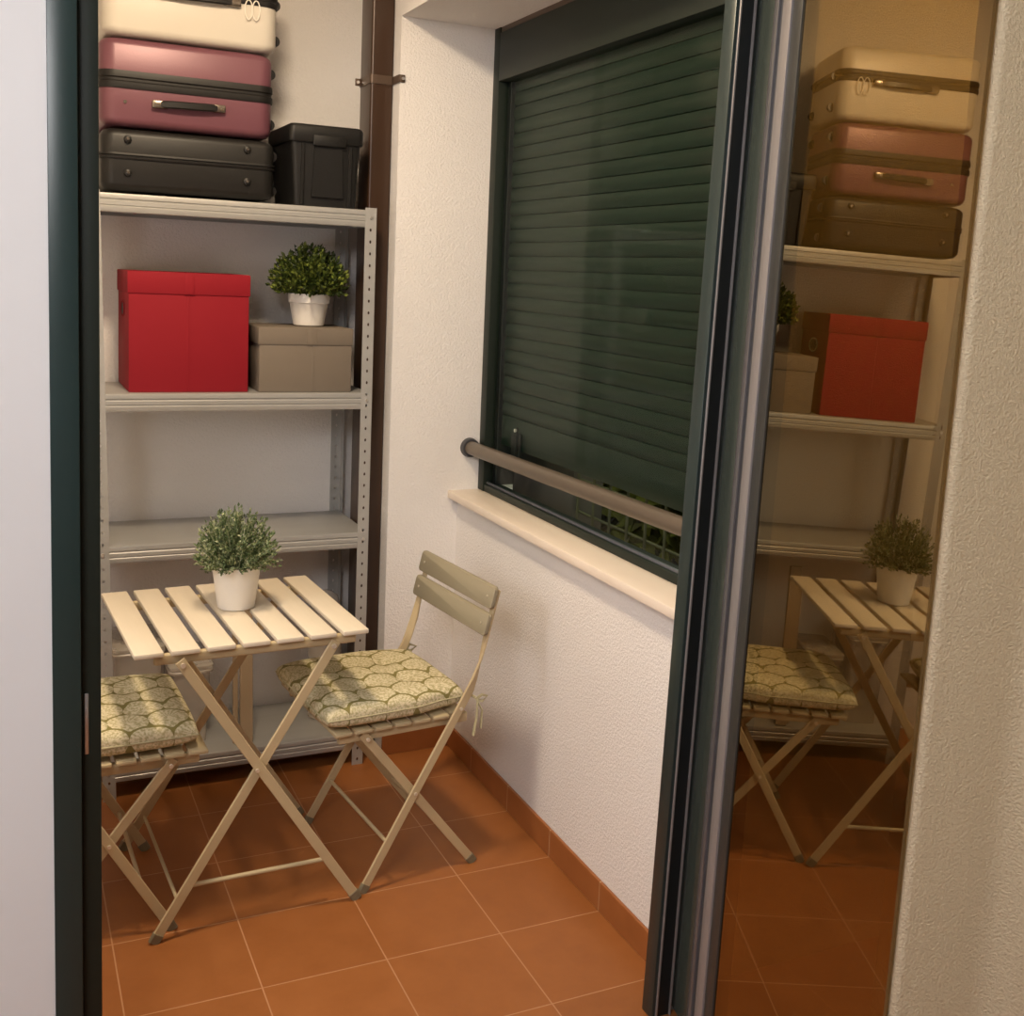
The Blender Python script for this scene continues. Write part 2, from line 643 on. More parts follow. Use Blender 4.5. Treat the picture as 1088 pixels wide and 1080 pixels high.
bm = B()
box(bm, -0.017, -0.0075, -0.624, Y_PIER, 0, 0.082, 0.003)
struct('baseboard_right', bm, 'terracotta_skirting', smooth=False)
bm = B()
box(bm, X_PIER, -0.017, Y_PIER - 0.009, Y_PIER, 0, 0.082, 0.003)
struct('baseboard_back', bm, 'terracotta_skirting', smooth=False)

# room walls around the photographer (close the space the daylight bounces in)
bm = B()
box(bm, -2.72, -2.60, -4.6, Y_DOOR, 0, Z_CEIL)
struct('wall_room_left', bm, 'room_white', smooth=False)
bm = B()
box(bm, -2.72, 1.0, -4.72, -4.6, 0, Z_CEIL)
struct('wall_room_back', bm, 'room_white', smooth=False)

LEAN = 0.0245        # the right-hand door frame and pier stand slightly out of plumb


def lean(bm, z0=0.0):
    for v in bm.verts:
        v.co.x += LEAN * (v.co.z - 1.1)
    return bm


# stuccoed pier on the right, then the wall running back beside the camera
bm = B()
rings = []
for z in (0.0, Z_CEIL):
    pts = [(-0.060, -1.36), (-0.168, -1.505), (-0.170, -1.512), (-0.167, -1.518), (-0.160, -1.520), (-0.014, -1.520),
           (0.006, -1.524), (0.020, -1.536), (0.030, -1.554), (0.034, -1.58), (0.034, -2.6), (0.35, -2.6), (0.35, -1.36)]
    rings.append([(x, y, z) for x, y in pts])
loft(bm, rings)
lean(bm)
struct('wall_room_right', bm, 'stucco_tan', angle=50)
bm = B()
box(bm, 0.88, 1.0, -1.36, -0.63, 0, Z_CEIL)
box(bm, 0.02, 1.0, -0.665, -0.625, 0, Z_CEIL)
struct('wall_recess', bm, 'stucco_tan', smooth=False)

# ------------------------------------------------------------------ sliding/hinged door set
door = empty('door_1', (-0.75, Y_DOOR, 0))
door['kind'] = 'structure'
bm = B()
box(bm, -1.3565, -1.3115, Y_DOOR - 0.004, Y_DOOR + 0.075, 0, 2.62, 0.002)
struct('left_jamb', bm, 'aluminium_green_front', door)
bm = B()
box(bm, -1.3115, -1.278, Y_DOOR + 0.020, Y_DOOR + 0.075, 0, 2.62, 0.002)
jr = struct('jamb_rebate', bm, 'aluminium_green', door)
bm = B()
box(bm, -1.3055, -1.2985, Y_DOOR + 0.016, Y_DOOR + 0.021, 0.80, 0.91, 0.0015)
o = struct('strike_plate', bm, 'strike_steel', jr)
o['label'] = 'steel strike plate'
bm = B()
box(bm, -1.3565, -0.10, Y_DOOR - 0.004, Y_DOOR + 0.075, 2.56, 2.62, 0.002)
struct('head_frame', bm, 'aluminium_green', door)
bm = B()
box(bm, -0.0890, -0.0770, Y_DOOR, Y_DOOR + 0.043, 0, 2.60, 0.002)
lean(bm)
struct('right_jamb', bm, 'jamb_face', door)
bm = B()
box(bm, -0.0810, -0.0765, Y_DOOR - 0.005, Y_DOOR + 0.01, 0, 2.60, 0.0015)
lean(bm)
struct('jamb_highlight', bm, 'gasket_grey', door)  # pale strip painted as the thin highlight on the jamb's front edge
bm = B()
box(bm, -0.0770, -0.0425, Y_DOOR + 0.004, Y_DOOR + 0.043, 0, 2.60)
lean(bm)
struct('jamb_channel', bm, 'black_gap', door)
bm = B()
box(bm, -0.0425, -0.0385, Y_DOOR - 0.002, Y_DOOR + 0.043, 0, 2.60, 0.001)
box(bm, -0.0385, 0.10, Y_DOOR + 0.012, Y_DOOR + 0.05, 0, 2.60, 0.001)
lean(bm)
struct('channel_lip', bm, 'gasket_grey', door)

# the open leaf: free stile toward the balcony, pane running back toward the room
TX, TY = 0.1908, 0.9816                # plan direction of the pane
HX, HY = -0.0635, -0.930               # near corner of pane and stile at z = 1.1
leaf = empty('door_2', (HX, HY, 0))
leaf['kind'] = 'structure'
def along(s, off=0.0):
    return (HX - TX * s + TY * off, HY - TY * s - TX * off)


def leaf_slab(bm, s0, s1, o0, o1, z0, z1):
    r = []
    for z in (z0, z1):
        r.append([(*along(s, o), z) for s, o in ((s0, o0), (s1, o0), (s1, o1), (s0, o1))])
    loft(bm, r)
    return bm


for nm, s0, s1, of, m_ in (('leaf_stile', .217, .112, -.010, 'stile_gloss'), ('stile_highlight', .112, .091, -.013, 'stile_highlight'),
                           ('dark_gasket', .091, .077, -.007, 'gasket_dark'), ('pale_gasket', .077, .040, -.011, 'gasket_grey'),
                           ('glazing_bead', .040, .0, -.007, 'bead_dark')):
    bm = leaf_slab(B(), -s0, -s1, of, .030, 0.02, 2.56)
    bmesh.ops.recalc_face_normals(bm, faces=bm.faces[:])
    bmesh.ops.bevel(bm, geom=[e for e in bm.edges if abs(e.verts[0].co.z - e.verts[1].co.z) > 1], offset=.002, segments=2, profile=.5, affect='EDGES')
    lean(bm)
    struct(nm, bm, m_, leaf)

bm = leaf_slab(B(), 0.0, 0.585, -0.003, 0.003, 0.02, 2.56)
lean(bm)
o = struct('glass_pane', bm, 'door_glass', leaf, smooth=False)
bm = leaf_slab(B(), -0.02, 0.585, -0.012, 0.022, 2.56, 2.60)
lean(bm)
struct('top_rail', bm, 'aluminium_green_front', leaf, smooth=False)

# ------------------------------------------------------------------ window with roller shutter
win = empty('window_1', (X_WIN, 0.0, 0.92))
win['kind'] = 'structure'
YW0, YW1 = -0.56, Y_PIER
bm = B()
box(bm, X_WIN, X_WIN + 0.06, YW1 - 0.047, YW1, 0.92, 2.463, 0.002)
box(bm, X_WIN, X_WIN + 0.06, YW0, YW0 + 0.047, 0.92, 2.463, 0.002)
struct('window_frame', bm, 'aluminium_green', win)
bm = B()
box(bm, X_WIN + 0.003, X_WIN + 0.06, YW0 + 0.047, YW1 - 0.047, 0.92, 0.945, 0.002)
struct('bottom_rail', bm, 'aluminium_green', win)
bm = B()
box(bm, X_WIN + 0.012, X_WIN + 0.022, YW0 + 0.047, YW1 - 0.047, 0.945, 0.953, 0.002)
struct('glazing_bead', bm, 'lilac_highlight', win)  # lilac colour stands in for the highlight along the rail's upper edge
bm = B()
box(bm, X_WIN - 0.001, X_WIN + 0.16, YW0 + 0.047, YW1 - 0.0475, 2.290, 2.445, 0.003)
struct('shutter_box', bm, 'aluminium_green', win)
bm = B()
box(bm, X_WIN + 0.004, X_WIN + 0.06, YW0 + 0.047, YW1 - 0.047, 2.447, 2.463, 0.001)
struct('top_rail', bm, 'clamp_brown', win)
for y0, y1 in ((YW1 - 0.075, YW1 - 0.047), (YW0 + 0.047, YW0 + 0.075)):
    bm = B()
    box(bm, X_WIN + 0.035, X_WIN + 0.105, y0, y1, 0.945, 2.29, 0.002)
    struct('side_guide', bm, 'black_gap', win)
bm = B()
box(bm, X_WIN + 0.0345, X_WIN + 0.037, YW1 - 0.0775, YW1 - 0.0735, 0.953, 2.29, 0.0008)
struct('guide_seal', bm, 'gasket_dark', win)
bm = B()
box(bm, X_WIN + 0.026, X_WIN + 0.030, YW0 + 0.047, YW1 - 0.047, 0.945, 2.29)
struct('window_pane', bm, 'window_glass', win, smooth=False)
# shutter: one mesh, slat profile bulging toward the room
bm = B()
XS = X_WIN + 0.058
PITCH = 0.0445
z = 2.30
prof = []
zb = 1.175
nsl = int(round((z - zb) / PITCH))
for i in range(nsl):
    z0 = z - i * PITCH
    for k in range(8):
        t = k / 7.0
        prof.append((XS - 0.0040 - 0.0065 * math.sin(math.pi * (.04 + .86 * t)), z0 - t * (PITCH - 0.0024)))
    prof.append((XS + 0.0030, z0 - PITCH + 0.0020))
    prof.append((XS + 0.0030, z0 - PITCH + 0.0002))
zb = z - nsl * PITCH
for x, zz in ((XS - 0.006, zb), (XS - 0.008, zb - 0.003), (XS - 0.008, zb - 0.098), (XS - 0.006, zb - 0.101), (XS + 0.004, zb - 0.101)):
    prof.append((x, zz))
YS0, YS1 = YW0 + 0.075, YW1 - 0.075
front = [(x, zz) for x, zz in prof]
back = [(XS + 0.008, prof[-1][1]), (XS + 0.008, prof[0][1])]
ring = front + back
va = [bm.verts.new((x, YS1, zz)) for x, zz in ring]
vb = [bm.verts.new((x, YS0, zz)) for x, zz in ring]
n = len(ring)
for i in range(n):
    bm.faces.new((va[i], va[(i + 1) % n], vb[(i + 1) % n], vb[i]))
sh = struct('roller_shutter', bm, 'shutter_green', win, angle=35)
# latch pieces behind the glass low on the left
bm = B()
box(bm, XS - 0.018, XS - 0.012, 0.585, 0.655, 1.03, 1.145, 0.003)
box(bm, XS - 0.024, XS - 0.016, 0.600, 0.612, 1.06, 1.165, 0.003)
lt = struct('shutter_latch', bm, 'black_gap', win)
bm = B()
cyl(bm, (XS - 0.026, 0.606, 1.155), (1, 0, 0), 0.006, 0.006)
struct('latch_rivet', bm, 'zinc_bolt', lt)
bm = B()
box(bm, -0.045, X_WIN + 0.03, -0.624, Y_PIER - 0.001, 0.8935, 0.9195, 0.002)
struct('window_sill', bm, 'sill_stone', win)

# outside the window: a low pillar, a wire grid and leafy darkness behind it
bm = B()
box(bm, 0.20, 0.95, -0.56, 1.3, 0.40, 0.66)
struct('trim_2', bm, 'outside_floor', smooth=False)
bm = B()
box(bm, 0.34, 0.46, 0.64, 1.25, 0.66, 1.55, 0.006)
tag(obj('parapet_pillar', bm, 'concrete'), 'grey concrete pillar end outside under the lowered window shutter', 'pillar')
fence = thing('wire_grid_fence', (0.35, 0.0, 0.66), 'thin wire grid fence seen through gap under window shutter', 'fence')
y = 0.62
while y > -0.54:
    bm = B()
    tube(bm, [(0.35, y, 0.66), (0.35, y, 1.30)], 0.0048, 6)
    obj('upright_wire', bm, 'mesh_green', fence)
    y -= 0.112
zz = 0.756
while zz < 1.30:
    bm = B()
    tube(bm, [(0.3585, 0.63, zz), (0.3585, -0.54, zz)], 0.0048, 6)
    obj('cross_wire', bm, 'mesh_green', fence)
    zz += 0.112
bm = B()
rnd = random.Random(3)
for k in range(3200):
    c = Vector((0.53 + rnd.random() * .18, -0.44 + rnd.random() * 1.55, 0.715 + rnd.random() * .70))
    d = Vector((rnd.uniform(-1, 1), rnd.uniform(-1, 1), rnd.uniform(-1, 1))).normalized() * .05
    s = d.orthogonal().normalized() * .022
    vs = [bm.verts.new(c - d), bm.verts.new(c + s), bm.verts.new(c + d), bm.verts.new(c - s)]
    bm.faces.new(vs)
hd = obj('hedge', bm, 'outside_green', smooth=False)
hd['kind'] = 'stuff'
tag(hd, 'dark yellow green hedge outside behind the wire grid', 'hedge')

bm = B()
box(bm, 0.96, 1.0, -0.56, 1.5, 0.40, 3.0)
struct('wall_outside', bm, 'outside_floor', smooth=False)

# ------------------------------------------------------------------ handrail across the window
hr = thing('handrail', (0.03, Y_PIER, 1.065), 'dark bronze tubular handrail running across the shuttered window', 'handrail')
bm = B()
tube(bm, [(0.030, Y_PIER - 0.004, 1.066), (0.030, -0.555, 1.0855)], 0.0235, 24)
obj('rail_tube', bm, 'handrail_bronze', hr)
bm = B()
tube(bm, [(0.030, Y_PIER - 0.020, 1.066), (0.030, Y_PIER, 1.066)], [0.031, 0.034], 24)
obj('wall_flange', bm, 'gasket_dark', hr)

# ------------------------------------------------------------------ brown downpipe in the corner
dp = thing('downpipe', (-0.296, 0.95, 0), 'brown square metal downpipe standing in corner beside the shelving', 'pipe')
bm = B()
PX0, PX1, PY0, PY1 = -0.334, -0.2585, 0.892, 1.015
rprism(bm, PX0, PX1, PY0, PY1, 0.0, Z_CEIL, 0.008, n=4)
obj('pipe', bm, 'pipe_brown', dp)
bm = B()
zc = 2.255
loft(bm, [[(x, y, z_) for x, y in rrect(PX0 - .003, PX1 + .0012, PY0 - .003, PY1 + .003, .009, 4)] for z_ in (zc, zc + .028)])
box(bm, PX0 - .022, PX0 - .002, PY1 - .02, PY1 - .016, zc + .002, zc + .026, .002)
box(bm, PX1 + .001, PX1 + .017, Y_PIER - .006, Y_PIER - .0005, zc + .002, zc + .026, .002)
box(bm, PX1 - .004, PX1 + .0012, Y_PIER - .006, PY0 + .01, zc + .002, zc + .026, .001)
cl = obj('wall_clamp', bm, 'clamp_brown', dp)
for c in ((PX0 - .013, PY1 - .022, zc + .014), (PX1 + .0095, Y_PIER - .008, zc + .014)):
    bm = B()
    cyl(bm, c, (0, 1, 0), .005, .006, 10)
    obj('clamp_screw', bm, 'zinc_bolt', cl)

# ------------------------------------------------------------------ galvanised shelving unit
SX0, SX1, SY0, SY1 = -1.168, -0.338, 0.78, 1.13
shelf = thing('metal_shelving_unit', ((SX0 + SX1) / 2, (SY0 + SY1) / 2, 0), 'galvanised steel shelving unit with perforated posts against back wall', 'shelving unit')
PW = 0.037


def splay(z):
    return -0.022 * (z - 0.45)


TH = 0.002


def post(xc, yc, sx, sy, h):
    """L section: front flange along x, side flange along y, outer corner at (xc,yc)"""
    bm = B()
    uvl = bm.loops.layers.uv.new('UVMap')

    def panel(p0, p1, p2, p3, wide, zt):
        pass
    # front flange
    for kind in ('f', 's'):
        if kind == 'f':
            a0, a1 = sorted((xc, xc + sx * PW))
            b0, b1 = sorted((yc, yc + sy * TH))
        else:
            a0, a1 = sorted((xc, xc + sx * TH))
            b0, b1 = sorted((yc + sy * TH, yc + sy * PW))
        before = set(bm.faces)
        box(bm, a0, a1, b0, b1, 0.0, h)
        for f in set(bm.faces) - before:
            for l in f.loops:
                if kind == 'f':
                    u = l.vert.co.x - (a0 + a1) / 2
                else:
                    u = l.vert.co.y - (b0 + b1) / 2
                if abs(f.normal.z) > .5:
                    u = .05
                l[uvl].uv = (u, l.vert.co.z - .02)
    return bm


for (xc, yc, sx, sy) in ((SX0, SY0, 1, 1), (SX1, SY0, -1, 1), (SX0, SY1, 1, -1), (SX1, SY1, -1, -1)):
    bm = post(xc, yc, sx, sy, 1.852)
    if sx > 0:                     # the left uprights stand a little splayed
        for v in bm.verts:
            v.co.x += splay(v.co.z)
    obj('post', bm, 'galvanised_perforated', shelf, smooth=False)
for zt in (1.845, 1.262, 0.802, 0.111):
    bm = B()
    # deck, then a folded front lip with two grooves, and matching back and side lips
    x0, x1 = SX0 + .0025 + splay(zt), SX1 - .0025
    box(bm, x0, x1, SY0 + .004, SY1 - .004, zt - .0035, zt, .001)
    xl0, xl1 = SX0 + PW - .003 + splay(zt), SX1 - PW + .003
    prof = [(0.0, 0.0), (-.0035, -.002), (-.0045, -.006), (-.0045, -.015), (-.0015, -.018), (-.0015, -.020), (-.0045, -.023),
            (-.0045, -.033), (-.0025, -.035), (-.0025, -.037), (-.0045, -.039), (-.0045, -.050), (-.003, -.0535), (0.006, -.0545), (0.012, -.0545), (0.012, -.052), (0.003, -.050), (0.001, -.004)]
    for yb, sgn in ((SY0 + .0015, 1), (SY1 - .0015, -1)):
        ra = [(xl0, yb + sgn * (a + .0035), zt + b) for a, b in prof]
        rb = [(xl1, yb + sgn * (a + .0035), zt + b) for a, b in prof]
        loft(bm, [ra, rb])
    for xs in (x0, x1 - .0015):
        box(bm, xs, xs + .0015, SY0 + PW, SY1 - PW, zt - .052, zt - .001)
    sh_ = obj('shelf_board', bm, 'galvanised_steel', shelf, angle=25)
    for xs in (SX0 + PW / 2 - .001 + splay(zt), SX1 - PW / 2 + .001):
        bm = B()
        cyl(bm, (xs, SY0 - .0015, zt - .024), (0, 1, 0), .0052, .003, 12)
        obj('bolt', bm, 'zinc_bolt', sh_)

# ------------------------------------------------------------------ suitcases on the top shelf
ZS = 1.8455


def suitcase(name, x0, x1, y0, y1, z0, z1, shell, label, zf, zh, r=0.04):
    t = thing(name, ((x0 + x1) / 2, (y0 + y1) / 2, z0), label, 'suitcase', 'suitcases stacked on the top shelf')
    zm = z0 + (z1 - z0) * zf
    rows = ((0.0, .020), (.004, .010), (.012, .003), (.022, 0.0))
    for nm, a, b_, up in (('lower_shell', z0, zm - zh / 2, False), ('upper_shell', zm + zh / 2, z1, True)):
        bm = B()
        rings = []
        if not up:
            for dz, ins in rows:
                rings.append([(x, y, a + dz) for x, y in rrect(x0 + ins, x1 - ins, y0 + ins, y1 - ins, r, 7)])
            rings.append([(x, y, b_) for x, y in rrect(x0, x1, y0, y1, r, 7)])
        else:
            rings.append([(x, y, a) for x, y in rrect(x0, x1, y0, y1, r, 7)])
            for dz, ins in reversed(rows):
                rings.append([(x, y, b_ - dz) for x, y in rrect(x0 + ins, x1 - ins, y0 + ins, y1 - ins, r, 7)])
        loft(bm, rings)
        obj(nm, bm, shell, t)
    bm = B()
    h = zh
    prof = [(-h / 2, -.003), (-h / 2, .003), (-h * .36, .0045), (-h * .14, .0045), (-h * .06, .001), (h * .06, .001), (h * .14, .0045), (h * .36, .0045), (h / 2, .003), (h / 2, -.003)]
    loft(bm, [[(x, y, zm + a) for x, y in rrect(x0 - o_, x1 + o_, y0 - o_, y1 + o_, r + o_, 7)] for a, o_ in prof])
    obj('zip_band', bm, 'zip_black', t)
    return t, zm


def carry_handle(t, x0, x1, y, z, dz=0.0):
    # strap handle on the front face: two mounts and a rounded grip
    hx = (x1 - x0)
    bm = B()
    pts = [(x0 + hx * .10, y - .012, z), (x0 + hx * .25, y - .019, z + dz * .25), (x0 + hx * .5, y - .021, z + dz * .5), (x0 + hx * .75, y - .019, z + dz * .75), (x1 - hx * .10, y - .012, z + dz)]
    bar(bm, pts, (0, 0, 1), [.020, .022, .022, .022, .020], [.010, .012, .012, .012, .010], .3)
    g = obj('carry_handle', bm, 'handle_black', t)
    for xa, xb, zq in ((x0, x0 + hx * .22, z), (x1 - hx * .22, x1, z + dz)):
        bm = B()
        box(bm, xa, xb, y - .018, y - .0005, zq - .0115, zq + .0115, .004, 2)
        e = obj('handle_mount', bm, 'handle_end', g)
    return g


def wheels(t, x1, ys, zs):
    for zq in zs:
        for yq in ys:
            bm = B()
            cyl(bm, (x1 + .004, yq, zq), (0, 1, 0), .016, .018, 20)
            w = obj('wheel', bm, 'handle_black', t)
            bm = B()
            box(bm, x1 - .012, x1 + .010, yq - .015, yq + .015, zq - .012, zq + .012, .005)
            obj('wheel_fork', bm, 'zip_black', w)


tb, zm = suitcase('suitcase', -1.158, -0.660, 0.788, 1.130, ZS + .008, 2.030, 'case_black',
                  'black hard-shell suitcase at the bottom of the stack on top shelf', 0.56, 0.018, 0.035)
for (xq, zq) in ((-1.085, 2.000), (-0.745, 2.000), (-1.085, 1.905), (-0.745, 1.905)):
    bm = B()
    tube(bm, [(xq, .7885, zq), (xq, .781, zq), (xq, .778, zq)], [.0115, .0105, .006], 18)
    st_ = obj('foot_stud', bm, 'case_black', tb)
    bm = B()
    cyl(bm, (xq, .7775, zq), (0, 1, 0), .004, .002, 10)
    obj('stud_screw', bm, 'handle_end', st_)
wheels(tb, -0.664, (0.85, 1.07), (1.885, 1.99))

tr_, zm = suitcase('suitcase', -1.160, -0.668, 0.788, 1.130, 2.038, 2.284, 'case_burgundy',
                   'burgundy hard-shell suitcase with black zip in middle of the stack', 0.525, 0.050, 0.042)
carry_handle(tr_, -1.020, -0.812, 0.788, 2.105, 0.005)
wheels(tr_, -0.672, (0.85, 1.07), (2.085, 2.235))
bm = B()
cyl(bm, (-1.092, .7865, 2.105), (0, 1, 0), .005, .004, 10)
obj('rivet', bm, 'handle_end', tr_)

tc, zm = suitcase('suitcase', -1.155, -0.656, 0.788, 1.130, 2.292, 2.540, 'case_cream',
                  'cream white hard-shell suitcase at the top of the stack', 0.60, 0.040, 0.045)
carry_handle(tc, -1.000, -0.770, 0.788, 2.415, 0.004)
wheels(tc, -0.660, (0.85, 1.07), (2.335, 2.44))
bm = B()
for dx in (-.012, .010):
    pts = [(-.735 + dx + .011 * math.cos(a), .780, 2.405 + .028 * math.sin(a)) for a in [2 * math.pi * k / 20 for k in range(21)]]
    tube(bm, pts, .0018, 6)
o = obj('lock_cable', bm, 'wire_white', tc)
o['label'] = 'thin white lock cable'

# ------------------------------------------------------------------ black lidded tote beside the suitcases
tt = thing('storage_tote', (-0.50, 0.95, ZS), 'black plastic lidded storage tote standing right of the suitcases', 'storage box')
bm = B()
r0 = [(x, y, ZS + .0005) for x, y in rrect(-.596, -.400, .805, 1.075, .012, 4)]
r1 = [(x, y, 2.052) for x, y in rrect(-.612, -.390, .792, 1.090, .016, 4)]
loft(bm, [r0, r1])
body = obj('tub', bm, 'tote_black', tt)
for xq in (-.575, -.425):
    bm = B()
    bar(bm, [(xq + .0, .7995, ZS + .006), (xq, .790, 2.035)], (1, 0, 0), .010, .008)
    obj('corner_rib', bm, 'tote_black', body)
bm = B()
loft(bm, [[(x, y, z_) for x, y in rrect(-.619 + i_, -.383 - i_, .784 + i_, 1.098 - i_, .018, 5)] for z_, i_ in ((2.040, .002), (2.043, 0), (2.084, 0), (2.090, .003), (2.094, .009), (2.092, .02))])
obj('lid', bm, 'tote_black', tt)
bm = B()
ra = [(-.545, .7955, 1.875), (-.445, .7955, 1.875), (-.452, .7885, 2.042), (-.538, .7885, 2.042)]
rb = [(-.545, .8040, 1.875), (-.445, .8040, 1.875), (-.452, .800, 2.042), (-.538, .800, 2.042)]
loft(bm, [rb, ra])
box(bm, -.545, -.442, .778, .787, 2.030, 2.062, .003)
obj('latch_handle', bm, 'tote_black', tt)

# ------------------------------------------------------------------ lidded fabric boxes on the second shelf
Z2 = 1.2625


def lidded_box(name, x0, x1, y0, y1, z0, z1, lid_h, m, label, seam_x, tab, holes):
    t = thing(name, ((x0 + x1) / 2, (y0 + y1) / 2, z0), label, 'storage box', 'lidded boxes on the second shelf')
    bm = B()
    box(bm, x0, x1, y0, y1, z0, z1 - .004, .003)
    body = obj('box_body', bm, m, t)
    bm = B()
    g = .0035
    box(bm, x0 - g, x1 + g, y0 - g, y1 + g, z1 - lid_h, z1, .003)
    lid = obj('lid', bm, m, t)
    bm = B()
    box(bm, seam_x - .0028, seam_x + .0028, y0 - .0018, y0 + .001, z0 + .003, z1 - lid_h, .0005)
    obj('seam', bm, m, body)
    bm = B()
    box(bm, tab[0], tab[1], y0 - g - .0022, y0 - g + .001, z1 - lid_h + .001, z1 - .001, .0006)
    obj('lid_strap', bm, m, lid)
    if holes:
        for xs, sg in ((x0, -1), (x1, 1)):
            bm = B()
            ym = (y0 + y1) / 2
            box(bm, xs - .0012, xs + .0012, ym - .040, ym + .040, z0 + .225, z0 + .262, .001)
            hh = obj('handle_slot', bm, 'black_gap' if sg < 0 else 'black_gap', body)
            bm = B()
            pts = [(xs + sg * .003, ym - .044, z0 + .244)]
            loopp = [(xs + sg * .0015, ym + .046 * math.cos(a), z0 + .2435 + .024 * math.sin(a)) for a in [2 * math.pi * k / 28 for k in range(29)]]
            tube(bm, loopp, .0028, 6)
            o2 = obj('handle_rim', bm, 'zinc_bolt' if sg > 0 else m, hh)
    return t


lidded_box('fabric_box', -1.081, -0.729, 0.812, 1.125, Z2, 1.624, 0.066, 'box_red',
           'large bright red lidded box on second shelf', -0.910, (-0.922, -0.893), True)
lidded_box('fabric_box', -0.697, -0.401, 0.806, 1.070, Z2, 1.466, 0.054, 'box_taupe',
           'lower taupe grey lidded box beside the red box', -0.527, (-0.548, -0.518), False)


# ------------------------------------------------------------------ potted plants
def plant(name, loc, label, rb, rt, h, step, crown_r, crown_h, leafm, n_stems, leaf_len, leaf_w, seed, base_up, spread=1.03):
    rnd = random.Random(seed)
    t = empty(name, (0, 0, 0))
    tag(t, label, 'potted plant', 'white potted plants')
    bm = B()
    if step:
        prof = [(rb * .9, 0), (rb, .003), (rb + (rt - rb) * .72, h * .70), (rb + (rt - rb) * .74, h * .705), (rt * .985, h * .72), (rt, h * .96), (rt, h), (rt - .004, h), (rt - .006, h * .9), (rt * .8, h * .86)]
    else:
        prof = [(rb * .9, 0), (rb, .003), (rt * .985, h * .93), (rt, h * .97), (rt, h), (rt - .004, h), (rt - .006, h * .9), (rt * .8, h * .86)]
    lathe(bm, prof, (0, 0, 0), 48)
    obj('pot', bm, 'pot_white', t, angle=30)
    bm = B()
    lathe(bm, [(rt - .010, h * .84), (rt - .006, h * .90), (rt * .5, h * .93), (.004, h * .94)], (0, 0, 0), 24)
    obj('soil', bm, 'soil', t)
    bm = B()
    c0 = Vector((0, 0, h * .88))

    def leaf(p, d, L_, w_):
        d = d.normalized()
        s = d.cross(Vector((rnd.uniform(-1, 1), rnd.uniform(-1, 1), rnd.uniform(-.2, 1)))).normalized()
        nrm = s.cross(d) * .25 * L_
        a = bm.verts.new(p)
        b_ = bm.verts.new(p + d * L_ * .5 + s * w_ / 2 + nrm)
        c_ = bm.verts.new(p + d * L_)
        e_ = bm.verts.new(p + d * L_ * .5 - s * w_ / 2 + nrm)
        m_ = bm.verts.new(p + d * L_ * .5)
        bm.faces.new((a, b_, m_))
        bm.faces.new((b_, c_, m_))
        bm.faces.new((c_, e_, m_))
        bm.faces.new((e_, a, m_))
    for i in range(n_stems):
        u = rnd.random()
        th = math.acos(1 - u * spread)
        ph = rnd.random() * 2 * math.pi
        d = Vector((math.sin(th) * math.cos(ph), math.sin(th) * math.sin(ph), math.cos(th)))
        k = rnd.uniform(.80, 1.0)
        tip = c0 + Vector((d.x * crown_r * k, d.y * crown_r * k, base_up + d.z * crown_h * k))
        root = c0 + Vector((d.x * rt * .55, d.y * rt * .55, 0))
        mid = (root + tip) / 2 + Vector((0, 0, .012))
        pts = []
        for q in range(5):
            s = q / 4
            pts.append(root * (1 - s) ** 2 + mid * 2 * s * (1 - s) + tip * s * s)
        tube(bm, pts, [.0011, .0011, .0010, .0009, .0006], 3, False)
        nl = 9
        for q in range(nl):
            s = .35 + .65 * (q + rnd.random() * .6) / nl
            s = min(s, 1)
            p = root * (1 - s) ** 2 + mid * 2 * s * (1 - s) + tip * s * s
            tan = (tip - root).normalized()
            dd = tan * .7 + Vector((rnd.uniform(-1, 1), rnd.uniform(-1, 1), rnd.uniform(-.7, 1))) * .9
            leaf(p, dd, leaf_len * rnd.uniform(.7, 1.15), leaf_w * rnd.uniform(.8, 1.15))
        leaf(tip, tip - root, leaf_len, leaf_w)
    f = obj('foliage', bm, leafm, t, smooth=False)
    t.location = loc
    t.rotation_euler = (0, 0, rnd.random() * 6)
    return t


plant('potted_boxwood', (-0.513, 0.930, 1.4675), 'dark green round bushy plant in white pot on taupe box', 0.049, 0.067, 0.104, True,
      0.126, 0.120, 'leaf_dark', 360, 0.0165, 0.0120, 11, 0.048, 1.32)
plant('potted_herb', (-0.861, 0.272, 0.7405), 'grey green feathery plant in white pot on slatted table', 0.049, 0.064, 0.118, False,
      0.112, 0.140, 'leaf_pale', 300, 0.0130, 0.0068, 5, 0.030, 1.18)

# ------------------------------------------------------------------ folding slatted table
tbl = empty('folding_table', (0, 0, 0))
tag(tbl, 'cream slatted folding bistro table with crossed metal legs', 'table')
TW, TD, TZ = 0.578, 0.552, 0.74
HW, HD = TW / 2, TD / 2
pitch = TW / 7
sw = pitch - 0.0145
for i in range(7):
    bm = B()
    xa = -HW + i * (TW - sw) / 6
    box(bm, xa, xa + sw, -HD, HD, TZ - .0125, TZ, .003, 2)
    sl = obj('slat', bm, 'slat_cream', tbl)
for yq in (-.258, .204):
    bm = B()
    box(bm, -.240, .262, yq, yq + .018, TZ - .0385, TZ - .0127, .005, 3)
    obj('under_rail', bm, 'rail_beige', tbl)
LT = 0.008
YN, YF = -.2735, .239


